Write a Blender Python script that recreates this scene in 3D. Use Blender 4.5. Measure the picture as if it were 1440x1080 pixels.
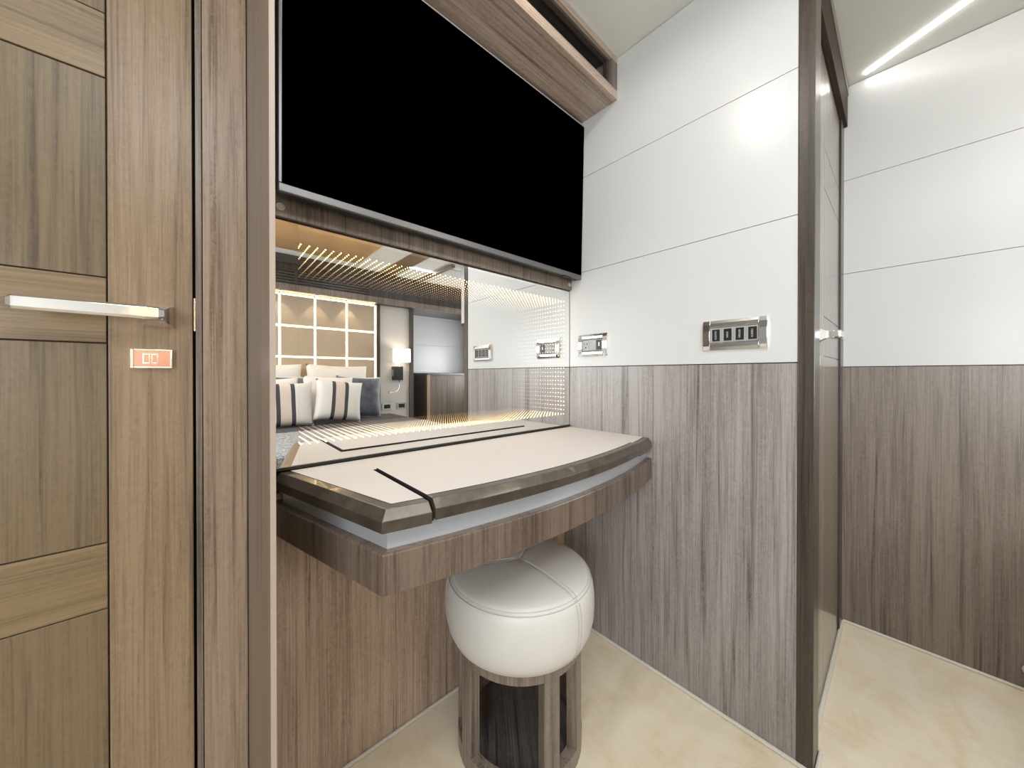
import bpy, bmesh, math, random
from mathutils import Vector, Matrix

for _o in list(bpy.data.objects):
    bpy.data.objects.remove(_o)
S = bpy.context.scene
COL = S.collection
random.seed(7)
PI = math.pi

# ------------------------------------------------------------------ camera
H = 0.96
cam_d = bpy.data.cameras.new('camera')
cam = bpy.data.objects.new('camera', cam_d)
COL.objects.link(cam)
cam.location = (0, 0, H)
cam.rotation_euler = (PI / 2 - 0.0045281, 0, -0.728549)
cam_d.sensor_width = 36
cam_d.lens = 488.24 / 1440 * 36
cam_d.shift_y = -11.0 / 1440
cam_d.clip_start = 0.01
S.camera = cam

# ------------------------------------------------------------------ world, lights, exposure
S.view_settings.view_transform = 'Standard'
S.view_settings.look = 'None'
S.view_settings.gamma = 1
S.view_settings.use_curve_mapping = False
S.view_settings.exposure = 0.0
S.cycles.use_denoising = True
S.cycles.use_adaptive_sampling = False
S.cycles.max_bounces = 14
S.cycles.glossy_bounces = 6
S.cycles.diffuse_bounces = 6
S.cycles.transmission_bounces = 12
S.cycles.transparent_max_bounces = 40
S.cycles.blur_glossy = 0.3
S.cycles.sample_clamp_indirect = 6.0
W = bpy.data.worlds.new('daylight')
S.world = W
W.use_nodes = True
W.node_tree.nodes['Background'].inputs[0].default_value = (0.85, 0.92, 1.0, 1)
W.node_tree.nodes['Background'].inputs[1].default_value = 0.8


def area(name, loc, rot, sx, sy, watts, color=(1, 1, 1)):
    d = bpy.data.lights.new(name, 'AREA')
    d.shape = 'RECTANGLE'
    d.size, d.size_y, d.energy, d.color = sx, sy, watts, color
    o = bpy.data.objects.new(name, d)
    COL.objects.link(o)
    o.location, o.rotation_euler = loc, rot
    return o


L_TOP_FILL = area('overhead_fill', (0.15, -0.50, 2.058), (0, 0, 0), 1.1, 0.9, 15, (0.93, 0.98, 1.0))  # unseen area lamp added overhead as soft fill
L_PORT = area('porthole_daylight', (-1.27, -1.15, 1.15), (0, -PI / 2, 0), 0.75, 1.7, 40, (0.92, 0.98, 1.0))
L_HULL = area('hull_side_fill', (2.83, -1.55, 1.08), (0, PI / 2, 0), 0.60, 0.9, 18, (0.95, 0.98, 1.0))  # unseen area lamp added to brighten the bed wall and kneehole
L_HALL = area('passage_side_fill', (1.35, -0.80, 2.05), (0, 0, 0), 0.45, 0.45, 6, (1.0, 0.97, 0.91))  # unseen area lamp added to fill the passage side


# ------------------------------------------------------------------ node helpers
def new_mat(name):
    m = bpy.data.materials.new(name)
    m.use_nodes = True
    nt = m.node_tree
    b = nt.nodes['Principled BSDF']
    return m, nt, b


def plain(name, col, rough=0.5, metal=0.0, spec=0.5, coat=0.0, emit=None, es=0.0):
    m, nt, b = new_mat(name)
    b.inputs['Base Color'].default_value = (*col, 1)
    b.inputs['Roughness'].default_value = rough
    b.inputs['Metallic'].default_value = metal
    b.inputs['Specular IOR Level'].default_value = spec
    b.inputs['Coat Weight'].default_value = coat
    b.inputs['Coat Roughness'].default_value = 0.08
    if emit:
        b.inputs['Emission Color'].default_value = (*emit, 1)
        b.inputs['Emission Strength'].default_value = es
    return m


def N(nt, typ, **kw):
    n = nt.nodes.new(typ)
    for k, v in kw.items():
        if k in n.inputs:
            n.inputs[k].default_value = v
        else:
            setattr(n, k, v)
    return n


def noise(nt, vec, scale3, detail=4, rough=0.6, dist=0.0):
    mp = N(nt, 'ShaderNodeMapping')
    mp.inputs['Scale'].default_value = scale3
    nt.links.new(vec, mp.inputs['Vector'])
    n = N(nt, 'ShaderNodeTexNoise')
    n.inputs['Scale'].default_value = 1.0
    n.inputs['Detail'].default_value = detail
    n.inputs['Roughness'].default_value = rough
    n.inputs['Distortion'].default_value = dist
    nt.links.new(mp.outputs[0], n.inputs['Vector'])
    return n.outputs['Fac']


def mathn(nt, op, a, b):
    n = N(nt, 'ShaderNodeMath', operation=op)
    for i, v in enumerate((a, b)):
        if isinstance(v, (int, float)):
            n.inputs[i].default_value = v
        else:
            nt.links.new(v, n.inputs[i])
    return n.outputs[0]


def ramp(nt, fac, stops):
    r = N(nt, 'ShaderNodeValToRGB')
    el = r.color_ramp.elements
    while len(el) < len(stops):
        el.new(0.5)
    for e, (p, c) in zip(el, stops):
        e.position = p
        e.color = (*c, 1)
    nt.links.new(fac, r.inputs[0])
    return r.outputs[0]


def wood(name, dark, mid, light, axis='z', rough=0.34, fine=1.0, coat=0.25, fig=0.5, spec=0.5):
    """figured veneer, grain running along one axis"""
    m, nt, b = new_mat(name)
    tc = N(nt, 'ShaderNodeTexCoord')
    v = tc.outputs['Object']

    def sc(across, along):
        s = [across * fine] * 3
        s['xyz'.index(axis)] = along
        return s
    a = noise(nt, v, sc(300, 4.0), 5, 0.66, 0.3)      # fine pores
    c = noise(nt, v, sc(26, 0.9), 3, 0.5, 0.5)        # broad bands
    f = noise(nt, v, sc(95, 60), 4, 0.65, 1.5)        # mottled cross figure
    g = noise(nt, v, sc(62, 1.5), 4, 0.6, 0.6)        # streaks

    def lin(x, off, k):
        return mathn(nt, 'MULTIPLY', mathn(nt, 'SUBTRACT', x, off), k)

    def clamp(x):
        n_ = N(nt, 'ShaderNodeClamp')
        nt.links.new(x, n_.inputs[0])
        return n_.outputs[0]
    mask = clamp(lin(g, 0.53, 6.0))
    broken = clamp(lin(f, 0.30, 2.4))
    t = mathn(nt, 'ADD', lin(a, 0.5, 0.56), 0.565)
    t = mathn(nt, 'ADD', t, lin(c, 0.5, 0.36))
    t = mathn(nt, 'ADD', t, lin(f, 0.5, 0.52 * fig))
    t = mathn(nt, 'SUBTRACT', t, mathn(nt, 'MULTIPLY', mathn(nt, 'MULTIPLY', mask, broken), 0.34))
    col = ramp(nt, t, [(0.36, dark), (0.50, mid), (0.64, light)])
    nt.links.new(col, b.inputs['Base Color'])
    b.inputs['Roughness'].default_value = rough
    b.inputs['Coat Weight'].default_value = coat
    b.inputs['Coat Roughness'].default_value = 0.30
    b.inputs['Specular IOR Level'].default_value = spec
    bp = N(nt, 'ShaderNodeBump')
    bp.inputs['Strength'].default_value = 0.12
    bp.inputs['Distance'].default_value = 0.001
    nt.links.new(t, bp.inputs['Height'])
    nt.links.new(bp.outputs[0], b.inputs['Normal'])
    return m


def speckled(name, c0, c1, scale, rough=0.5, metal=0.0, bump=0.1, coat=0.0, dist=0.002, sheen=0.0):
    m, nt, b = new_mat(name)
    tc = N(nt, 'ShaderNodeTexCoord')
    s = scale if isinstance(scale, (tuple, list)) else (scale,) * 3
    f = noise(nt, tc.outputs['Object'], s, 5, 0.65)
    nt.links.new(ramp(nt, f, [(0.35, c0), (0.65, c1)]), b.inputs['Base Color'])
    b.inputs['Roughness'].default_value = rough
    b.inputs['Metallic'].default_value = metal
    b.inputs['Coat Weight'].default_value = coat
    b.inputs['Sheen Weight'].default_value = sheen
    bp = N(nt, 'ShaderNodeBump')
    bp.inputs['Strength'].default_value = bump
    bp.inputs['Distance'].default_value = dist
    nt.links.new(f, bp.inputs['Height'])
    nt.links.new(bp.outputs[0], b.inputs['Normal'])
    return m


def glow(name, col, strength, sampled=True):
    m = bpy.data.materials.new(name)
    m.use_nodes = True
    nt = m.node_tree
    nt.nodes.remove(nt.nodes['Principled BSDF'])
    e = N(nt, 'ShaderNodeEmission')
    e.inputs[0].default_value = (*col, 1)
    e.inputs[1].default_value = strength
    nt.links.new(e.outputs[0], nt.nodes['Material Output'].inputs[0])
    if not sampled:
        m.cycles.emission_sampling = 'NONE'
    return m


# veneers
def tint(c, m):
    return tuple(tuple(a * b for a, b in zip(k, m)) for k in c)


WD = ((0.070, 0.053, 0.041), (0.165, 0.131, 0.106), (0.255, 0.208, 0.172))
M_WOOD_Z = wood('veneer_upright', *WD, axis='z')
M_WOOD_X = wood('veneer_level', *WD, axis='x')
M_WOOD_Y = wood('veneer_crosswise', *WD, axis='y')
M_KNEE_Z = wood('kneehole_veneer', *tint(WD, (2.35, 2.2, 2.1)), axis='z')
M_CAB_X = wood('cabinet_veneer', *tint(WD, (2.3, 2.25, 2.2)), axis='x')
M_POST_Z = wood('dark_post_veneer', *tint(WD, (0.27, 0.25, 0.23)), axis='z', fig=0.9)
M_SIDE_Z = wood('side_cabinet_veneer', *tint(WD, (0.45, 0.42, 0.38)), axis='z', coat=0.0, rough=0.5)
M_HEAD_X = wood('header_veneer', *tint(WD, (0.32, 0.29, 0.26)), axis='x', coat=0.0, rough=0.7, spec=0.2)
M_BASE_Z = wood('table_base_veneer', *tint(WD, (0.72, 0.66, 0.62)), axis='z', coat=0.1)
GR = ((0.108, 0.092, 0.086), (0.256, 0.228, 0.219), (0.375, 0.345, 0.338))
M_GREY_Z = wood('grey_veneer_upright', *GR, axis='z')
M_GREY_X = wood('grey_veneer_level', *GR, axis='x')
DP = ((0.086, 0.060, 0.033), (0.158, 0.113, 0.064), (0.215, 0.158, 0.092))
M_PANEL_Z = wood('door_panel_veneer', *DP, axis='z', coat=0.12)
ST = ((0.140, 0.092, 0.056), (0.252, 0.172, 0.108), (0.340, 0.240, 0.155))
M_STILE_Z = wood('door_stile_veneer', *ST, axis='z', coat=0.12)
CS = ((0.165, 0.110, 0.077), (0.305, 0.222, 0.160), (0.400, 0.300, 0.222))
M_CASE_Z = wood('casing_veneer', *CS, axis='z', coat=0.12)
RL = ((0.130, 0.088, 0.046), (0.210, 0.146, 0.080), (0.280, 0.200, 0.112))
M_RAIL_X = wood('door_rail_veneer', *RL, axis='x', fig=0.3, coat=0.12)
DK = ((0.022, 0.018, 0.016), (0.045, 0.037, 0.033), (0.080, 0.068, 0.062))
M_DARK_Z = wood('dark_veneer_upright', *DK, axis='z')
M_DARK_Y = wood('dark_veneer_stool', (0.022, 0.018, 0.017), (0.058, 0.049, 0.046), (0.120, 0.104, 0.098), axis='y')
M_DARK_X = wood('dark_veneer_level', *DK, axis='x')
HALL = ((0.14, 0.108, 0.082), (0.21, 0.170, 0.133), (0.28, 0.235, 0.190))
M_HALL_Z = wood('gloss_door_veneer', *HALL, axis='z', rough=0.22, coat=0.6)
M_EDGE = plain('pale_edge_band', (0.40, 0.325, 0.27), 0.5)
M_WHITE = plain('white_lacquer', (0.635, 0.64, 0.648), 0.28, spec=0.45)
M_CEIL = plain('grey_lacquer_ceiling', (0.74, 0.75, 0.71), 0.22)
M_GROOVE = plain('dark_groove', (0.02, 0.018, 0.016), 0.7)
M_BLACK = plain('matt_black', (0.0, 0.0, 0.0), 0.9, spec=0.0)
M_CHROME = plain('polished_chrome', (0.86, 0.86, 0.86), 0.08, 1.0)
M_SCREW = plain('nickel_screw', (0.62, 0.58, 0.52), 0.45, 0.6)
M_SATIN = plain('satin_chrome', (0.72, 0.72, 0.71), 0.24, 1.0)
M_RED_REFL = plain('red_reflection_metal', (0.70, 0.44, 0.43), 0.14, 1.0)  # a red reflection, put into the base colour of the metal
M_GREYPL = plain('silver_plastic', (0.42, 0.42, 0.41), 0.45)
M_BLKPL = plain('black_plastic', (0.012, 0.012, 0.012), 0.4)
M_PRINT = plain('pale_print', (0.7, 0.7, 0.7), 0.6)
M_SCREEN = plain('black_screen', (0.0, 0.0, 0.0), 0.9, spec=0.0)
M_TRIMM = plain('silver_trim', (0.55, 0.54, 0.53), 0.4, 0.3)
M_BEZEL = plain('brushed_bezel', (0.20, 0.20, 0.205), 0.34, 0.9)
M_BRONZE = speckled('bronze_lacquer', (0.060, 0.048, 0.036), (0.115, 0.094, 0.072), (25, 25, 25), 0.28, 0.35, 0.0, 0.3)
M_LIP = plain('pale_metal_lip', (0.58, 0.61, 0.66), 0.25, 0.45)
M_LEATHER = speckled('cream_leather_top', (0.70, 0.64, 0.60), (0.72, 0.66, 0.62), 500, 0.45, 0, 0.05)
M_STOOL = speckled('white_leather', (0.66, 0.645, 0.62), (0.69, 0.675, 0.655), 400, 0.42, 0, 0.08)
M_STITCH = plain('grey_stitching', (0.50, 0.485, 0.46), 0.6)
M_GOLD = speckled('bronze_ceiling_panel', (0.56, 0.375, 0.190), (0.66, 0.455, 0.250), (1.5, 3, 3), 0.35, 0.5, 0.0)
M_BEAM = plain('bronze_ceiling_beam', (0.34, 0.225, 0.14), 0.3, 0.5)
M_TILE = speckled('beige_leather_tile', (0.45, 0.355, 0.255), (0.48, 0.38, 0.28), 300, 0.5, 0, 0.05)
M_GREIGE = speckled('greige_fabric_panel', (0.48, 0.455, 0.42), (0.51, 0.485, 0.45), 300, 0.6, 0, 0.05)
M_LINEN = speckled('white_linen', (0.74, 0.70, 0.65), (0.80, 0.76, 0.71), 220, 0.85, 0, 0.15, sheen=0.2)
M_BLANKET = speckled('charcoal_blanket', (0.045, 0.042, 0.052), (0.085, 0.080, 0.092), 60, 1.0, 0, 0.3)
M_VELVET = speckled('slate_velvet', (0.050, 0.056, 0.075), (0.115, 0.125, 0.155), (14, 14, 14), 0.6, 0, 0.2, sheen=0.8)
M_THROW = speckled('grey_fleck_throw', (0.05, 0.048, 0.046), (0.56, 0.56, 0.57), 130, 1.0, 0, 0.4)
M_LED = glow('warm_white_led', (1.0, 0.70, 0.36), 9.0)
M_COVE = glow('cove_led', (1.0, 0.88, 0.66), 4.0)
M_STRIP = glow('ceiling_led', (1.0, 0.96, 0.88), 17.0)
M_BEADS = [glow('amber_led_and_reflections', (1.0, 0.66, 0.26), 15.0 * 0.845 ** k, False) for k in range(22)]  # first layer is the LEDs, dimmer layers stand for their repeated reflections
M_SHADE = plain('lamp_shade', (0.85, 0.80, 0.74), 0.8, emit=(1.0, 0.90, 0.78), es=1.0)
M_BULB = glow('downlight_bulb', (1.0, 0.85, 0.6), 8.0)

# carpet
M_CARPET, nt, b = new_mat('cream_carpet')
tc = N(nt, 'ShaderNodeTexCoord')
v = tc.outputs['Object']
big = noise(nt, v, (3.2, 5.5, 3), 4, 0.55, 1.6)
fib = noise(nt, v, (420, 420, 420), 3, 0.7)
mid_ = noise(nt, v, (22, 9, 10), 4, 0.6, 0.8)
t = mathn(nt, 'ADD', mathn(nt, 'MULTIPLY', big, 0.6), mathn(nt, 'MULTIPLY', mid_, 0.3))
t = mathn(nt, 'ADD', t, mathn(nt, 'MULTIPLY', fib, 0.12))
nt.links.new(ramp(nt, t, [(0.36, (0.74, 0.61, 0.41)), (0.50, (0.83, 0.72, 0.55)), (0.64, (0.87, 0.78, 0.64))]), b.inputs['Base Color'])
b.inputs['Roughness'].default_value = 0.95
b.inputs['Sheen Weight'].default_value = 0.25
bp = N(nt, 'ShaderNodeBump')
bp.inputs['Strength'].default_value = 0.5
bp.inputs['Distance'].default_value = 0.003
nt.links.new(mathn(nt, 'ADD', fib, mathn(nt, 'MULTIPLY', big, 1.5)), bp.inputs['Height'])
nt.links.new(bp.outputs[0], b.inputs['Normal'])
M_BIND = speckled('cream_carpet_binding', (0.66, 0.62, 0.54), (0.76, 0.72, 0.65), 300, 0.9, 0, 0.3)

# half-silvered glass of the infinity mirror
M_HALF = bpy.data.materials.new('half_silvered_glass')
M_HALF.use_nodes = True
nt = M_HALF.node_tree
nt.nodes.remove(nt.nodes['Principled BSDF'])
g_ = N(nt, 'ShaderNodeBsdfGlossy')
g_.inputs['Color'].default_value = (0.94, 0.94, 0.93, 1)
g_.inputs['Roughness'].default_value = 0.0
t_ = N(nt, 'ShaderNodeBsdfTransparent')
t_.inputs['Color'].default_value = (0.55, 0.55, 0.55, 1)
mx = N(nt, 'ShaderNodeAddShader')
nt.links.new(t_.outputs[0], mx.inputs[0])
nt.links.new(g_.outputs[0], mx.inputs[1])
nt.links.new(mx.outputs[0], nt.nodes['Material Output'].inputs[0])
M_MIRROR = plain('silver_mirror', (0.94, 0.94, 0.93), 0.0, 1.0)

# striped cushion cover
M_STRIPE, nt, b = new_mat('striped_linen')
tc = N(nt, 'ShaderNodeTexCoord')
sp = N(nt, 'ShaderNodeSeparateXYZ')
nt.links.new(tc.outputs['Object'], sp.inputs[0])
mr = N(nt, 'ShaderNodeMapRange')
mr.inputs['From Min'].default_value = -0.21
mr.inputs['From Max'].default_value = 0.21
nt.links.new(sp.outputs[0], mr.inputs[0])
rp = N(nt, 'ShaderNodeValToRGB')
rp.color_ramp.interpolation = 'CONSTANT'
stops = [(0, (0.76, 0.72, 0.67)), (0.33, (0.06, 0.058, 0.07)), (0.40, (0.70, 0.58, 0.50)), (0.58, (0.06, 0.058, 0.07)), (0.65, (0.76, 0.72, 0.67))]
while len(rp.color_ramp.elements) < 5:
    rp.color_ramp.elements.new(0.5)
for e, (p, c) in zip(rp.color_ramp.elements, stops):
    e.position = p
    e.color = (*c, 1)
nt.links.new(mr.outputs[0], rp.inputs[0])
nt.links.new(rp.outputs[0], b.inputs['Base Color'])
b.inputs['Roughness'].default_value = 0.85


# ------------------------------------------------------------------ mesh helpers
def BM():
    return bmesh.new()


def box(bm, x0, x1, y0, y1, z0, z1):
    vs = [bm.verts.new((x, y, z)) for x in (x0, x1) for y in (y0, y1) for z in (z0, z1)]
    for f in ((0, 1, 3, 2), (4, 6, 7, 5), (0, 4, 5, 1), (2, 3, 7, 6), (0, 2, 6, 4), (1, 5, 7, 3)):
        bm.faces.new([vs[i] for i in f])
    return vs


def loft(bm, rings, close=True, caps=True):
    rv = [[bm.verts.new(p) for p in r] for r in rings]
    n = len(rv[0])
    for a, b_ in zip(rv, rv[1:]):
        for i in range(n if close else n - 1):
            j = (i + 1) % n
            bm.faces.new((a[i], a[j], b_[j], b_[i]))
    if caps:
        bm.faces.new(list(reversed(rv[0])))
        bm.faces.new(rv[-1])
    return rv


def prism(bm, pts, z0, z1):
    loft(bm, [[(x, y, z0) for x, y in pts], [(x, y, z1) for x, y in pts]])


def tube(bm, path, r, n=8, caps=True):
    path = [Vector(p) for p in path]
    rings = []
    up = Vector((0, 0, 1))
    for i, p in enumerate(path):
        d = (path[min(i + 1, len(path) - 1)] - path[max(i - 1, 0)]).normalized()
        u = up if abs(d.dot(up)) < 0.95 else Vector((1, 0, 0))
        s = d.cross(u).normalized()
        w = s.cross(d)
        rings.append([p + s * (r * math.cos(2 * PI * k / n)) + w * (r * math.sin(2 * PI * k / n)) for k in range(n)])
    loft(bm, rings, True, caps)


def lathe(bm, prof, n=48, c=(0, 0)):
    rings = [[(c[0] + r * math.cos(2 * PI * k / n), c[1] + r * math.sin(2 * PI * k / n), z) for k in range(n)] for r, z in prof]
    loft(bm, rings, True, True)


def arc_block(bm, r0, r1, a0, a1, z0, z1, n=8, c=(0, 0)):
    """a piece of a round shell between two angles"""
    rings = []
    for k in range(n + 1):
        a = a0 + (a1 - a0) * k / n
        rings.append([(c[0] + r * math.cos(a), c[1] + r * math.sin(a), z) for r, z in ((r0, z0), (r1, z0), (r1, z1), (r0, z1))])
    loft(bm, rings)


def dark_sides(bm):
    """second material on the upright sides"""
    bm.normal_update()
    for f_ in bm.faces:
        if abs(f_.normal.z) < 0.5:
            f_.material_index = 1


def obj(name, bm, mat, parent=None, bevel=0.0, smooth=False, seg=2, **props):
    bmesh.ops.recalc_face_normals(bm, faces=bm.faces)
    me = bpy.data.meshes.new(name)
    bm.to_mesh(me)
    bm.free()
    for m in (mat if isinstance(mat, (list, tuple)) else [mat]):
        me.materials.append(m)
    if smooth:
        for p in me.polygons:
            p.use_smooth = True
    o = bpy.data.objects.new(name, me)
    COL.objects.link(o)
    if parent:
        o.parent = parent
    if bevel:
        md = o.modifiers.new('edge', 'BEVEL')
        md.width = bevel
        md.segments = seg
        md.limit_method = 'ANGLE'
        md.angle_limit = math.radians(35)
    for k, v_ in props.items():
        o[k] = v_
    return o


def bx(name, ext, mat, parent=None, bevel=0.0, **props):
    bm = BM()
    box(bm, *ext)
    return obj(name, bm, mat, parent, bevel, **props)


def thing(name, label, cat, loc=(0, 0, 0), rz=0.0, group=None, kind=None):
    o = bpy.data.objects.new(name, None)
    o.empty_display_size = 0.05
    COL.objects.link(o)
    o.location = loc
    o.rotation_euler = (0, 0, rz)
    o['label'] = label
    o['category'] = cat
    if group:
        o['group'] = group
    if kind:
        o['kind'] = kind
    return o


def tag(o, label, cat, group=None, kind=None):
    o['label'] = label
    o['category'] = cat
    if group:
        o['group'] = group
    if kind:
        o['kind'] = kind
    return o


def copy_tree(root, label=None):
    r = root.copy()
    COL.objects.link(r)
    if label:
        r['label'] = label
    for ch in [o for o in root.children]:
        c = ch.copy()
        COL.objects.link(c)
        c.parent = r
        for g in [o for o in ch.children]:
            d = g.copy()
            COL.objects.link(d)
            d.parent = c
    return r


def adopt(o, parent):
    """parent a lamp to its fixture keeping its place"""
    o.parent = parent
    o.matrix_parent_inverse = Matrix.Translation(-Vector(parent.location))


# ------------------------------------------------------------------ key dimensions (metres)
D = 0.878          # face of the mirror
RX = 1.091         # face of the white and wood wall
HX = 1.862         # face of the passage wall
CZ = 2.072         # ceiling
DY = 0.860         # face of the left door
PY = 0.137         # passage face of the corner post

# ------------------------------------------------------------------ structure
floor = bx('floor', (-1.30, 2.90, -2.60, 1.00, -0.05, 0.0), M_CARPET)
tag(floor, 'cream short pile carpet across the whole cabin floor', 'floor', kind='structure')

ceil = bx('ceiling', (-1.30, 2.90, -2.60, 1.00, CZ, CZ + 0.05), M_CEIL)
tag(ceil, 'pale grey lacquered ceiling above the white wall and passage', 'ceiling', kind='structure')
bx('bronze_panel', (-0.45, 1.163, -1.858, -0.98, CZ - 0.006, CZ + 0.002), M_GOLD, ceil, label='bronze coloured ceiling panel')
bx('bronze_beam', (1.437, 1.61, -2.05, -0.95, CZ - 0.006, CZ + 0.002), M_BEAM, ceil, label='dark bronze ceiling band')
bx('lacquer_panel', (1.63, 1.86, -2.02, -1.64, CZ - 0.010, CZ + 0.002), M_CEIL, ceil)
bx('lacquer_panel', (1.92, 2.80, -2.02, -1.40, CZ - 0.010, CZ + 0.002), M_WHITE, ceil)
bx('wood_rib', (1.868, 1.912, -2.05, -1.25, CZ - 0.03, CZ + 0.002), M_WOOD_Y, ceil)
bx('fill_lamp_frame', (-0.44, 0.74, -0.98, -0.955, CZ - 0.02, CZ + 0.002), M_CHROME, ceil)  # frame added around the overhead fill lamp
bx('fill_lamp_frame', (-0.44, 0.74, -0.045, -0.02, CZ - 0.02, CZ + 0.002), M_CHROME, ceil)
bx('fill_lamp_frame', (-0.44, -0.41, -0.955, -0.045, CZ - 0.02, CZ + 0.002), M_CHROME, ceil)
bx('fill_lamp_frame', (0.71, 0.74, -0.955, -0.045, CZ - 0.02, CZ + 0.002), M_CHROME, ceil)

# the wall behind mirror and television
bm = BM()
box(bm, 0.0745, RX + 0.0095, 0.912, 1.00, 0.0, 0.7505)
box(bm, 0.0745, RX + 0.0095, 0.912, 1.00, 1.3005, CZ)
wb = obj('wall_back', bm, M_GROOVE)
tag(wb, 'dark wood wall behind the mirror, television and dressing table', 'wall', kind='structure')
bx('wood_panel', (0.0745, RX, 0.900, 0.913, 0.004, 0.70), M_KNEE_Z, wb, label='brown veneer panel under the dressing table')
bx('backing_panel', (0.0745, RX, 0.884, 0.913, 1.345, CZ), M_DARK_Z, wb, 0.001)
fas = bx('fascia_strip', (0.0745, RX - 0.001, 0.868, 0.911, 1.2925, 1.345), M_WOOD_Z, wb, 0.001)
for sx in (0.1235, 1.0765):
    bm = BM()
    lathe(bm, [(0.0005, 0.0), (0.0060, 0.0), (0.0074, 0.0), (0.0080, 0.0008), (0.0078, 0.0016), (0.0064, 0.0018), (0.0056, 0.0006), (0.0005, 0.0006)], 24)
    s = obj('screw', bm, M_SCREW, fas)
    s.rotation_euler = (PI / 2, 0, 0)
    s.location = (sx, 0.8682, 1.3125)

# the white and wood wall on the right
wr = bx('wall_right', (RX + 0.010, HX - 0.001, 0.175, 1.00, 0.0, CZ), M_GROOVE)
tag(wr, 'wall right of the mirror, white lacquer panels above grey brown wood', 'wall', kind='structure')
bx('wood_panel', (RX, RX + 0.012, 0.1695, 0.911, 0.004, 0.9885), M_GREY_Z, wr, label='grey brown veneer panel')
for z0, z1 in ((0.991, 1.3523), (1.3537, 1.7123), (1.7137, CZ - 0.002)):
    bx('white_panel', (RX, RX + 0.012, 0.1695, 0.911, z0, z1), M_WHITE, wr, 0.0008, label='white lacquer panel')
bx('corner_post', (RX - 0.003, RX + 0.075, PY, 0.1688, 0.0, CZ), M_POST_Z, wr, 0.0015, label='dark brown veneer corner post')

# passage door in the face of that block
d2 = bx('door_2', (1.172, 1.772, 0.158, 0.170, 0.012, 1.905), M_HALL_Z)
tag(d2, 'glossy wooden door seen edge on in the passage', 'door', kind='structure')
for z0, z1 in ((0.016, 0.46), (0.463, 0.60), (0.603, 1.014), (1.017, 1.134), (1.137, 1.52), (1.523, 1.64), (1.643, 1.90)):
    bx('door_panel', (1.40, 1.765, 0.1555, 0.160, z0, z1), M_HALL_Z, d2, 0.0006)
bx('door_stile', (1.175, 1.398, 0.1555, 0.160, 0.014, 1.903), M_HALL_Z, d2, 0.0006)
j = bx('trim_3', (1.776, HX - 0.008, 0.1500, 0.174, 0.0, 1.912), M_DARK_Z, None, 0.001)
tag(j, 'dark upright jamb on the far side of the passage door', 'door frame', kind='structure')
bx('light_bead', (HX - 0.0078, HX - 0.0005, 0.150, 0.174, 0.0, 2.06), M_EDGE, j)
j = bx('trim_4', (1.1661, HX - 0.008, 0.140, 0.174, 1.912, CZ - 0.001), M_HEAD_X, None, 0.001)
tag(j, 'dark header board over the passage door', 'door frame', kind='structure')
bx('pale_bead', (1.1661, HX - 0.009, 0.1375, 0.1402, 2.028, 2.066), M_WOOD_X, j)

# passage wall
wh = bx('wall_passage', (HX + 0.010, HX + 0.06, -0.42, 1.00, 0.0, CZ), M_GROOVE)
tag(wh, 'passage wall at the far right, white panels above brown wood', 'wall', kind='structure')
bx('wood_panel', (HX, HX + 0.012, -0.42, 0.30, 0.004, 0.9885), M_WOOD_Z, wh, label='brown veneer panel')
for z0, z1 in ((0.991, 1.3493), (1.3507, 1.7093), (1.7107, CZ - 0.002)):
    bx('white_panel', (HX, HX + 0.012, -0.42, 0.30, z0, z1), M_WHITE, wh, 0.0008, label='white lacquer panel')

# left door, casing and the thin fin beside the mirror
wl = bx('wall_front', (-1.30, 0.070, 0.905, 1.00, 0.0, CZ), M_GROOVE)
tag(wl, 'dark wall behind the wooden door on the left', 'wall', kind='structure')
d1 = bx('door_1', (-0.86, -0.0125, 0.866, 0.900, 0.010, 2.02), M_GROOVE)
tag(d1, 'taupe wooden cabin door with chrome lever handle on the left', 'door', kind='structure')
bx('door_stile', (-0.1142, -0.0126, DY, 0.868, 0.012, 2.018), M_STILE_Z, d1, 0.0012, label='wide upright stile')
PX0, PX1 = -0.745, -0.1160
for z0, z1, rail in ((0.012, 0.147, 1), (0.149, 0.578, 0), (0.580, 0.685, 1), (0.687, 1.010, 0), (1.012, 1.1167, 1),
                     (1.1187, 1.440, 0), (1.442, 1.544, 1), (1.546, 1.90, 0), (1.902, 2.018, 1)):
    bx('door_rail' if rail else 'door_panel', (PX0, PX1, DY + (0 if rail else 0.0012), 0.868, z0, z1), M_RAIL_X if rail else M_PANEL_Z, d1, 0.0010)
bx('door_stile', (-0.857, PX0 - 0.002, DY, 0.868, 0.012, 2.018), M_STILE_Z, d1, 0.0012)
bx('hinge', (-0.0112, -0.0090, DY + 0.004, 0.872, 1.04, 1.10), M_SATIN, d1)

t1 = bx('trim_1', (0.0012, 0.0663, DY, 0.904, 0.0, CZ - 0.001), M_CASE_Z, None, 0.0012)
tag(t1, 'taupe wooden casing between the left door and the mirror', 'door frame', kind='structure')
bx('stop_bead', (-0.0085, 0.0002, DY - 0.001, 0.904, 0.0, CZ - 0.002), M_WOOD_Z, t1, 0.0008)
t2 = bx('trim_2', (0.0672, 0.0735, 0.5605, 0.904, 0.0, CZ - 0.001), M_WOOD_Z)
tag(t2, 'thin full height wooden fin left of the mirror', 'trim', kind='structure')
bx('edge_band', (0.0671, 0.0737, 0.5592, 0.5607, 0.0, CZ - 0.001), M_EDGE, t2, label='pale front edge')

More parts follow.
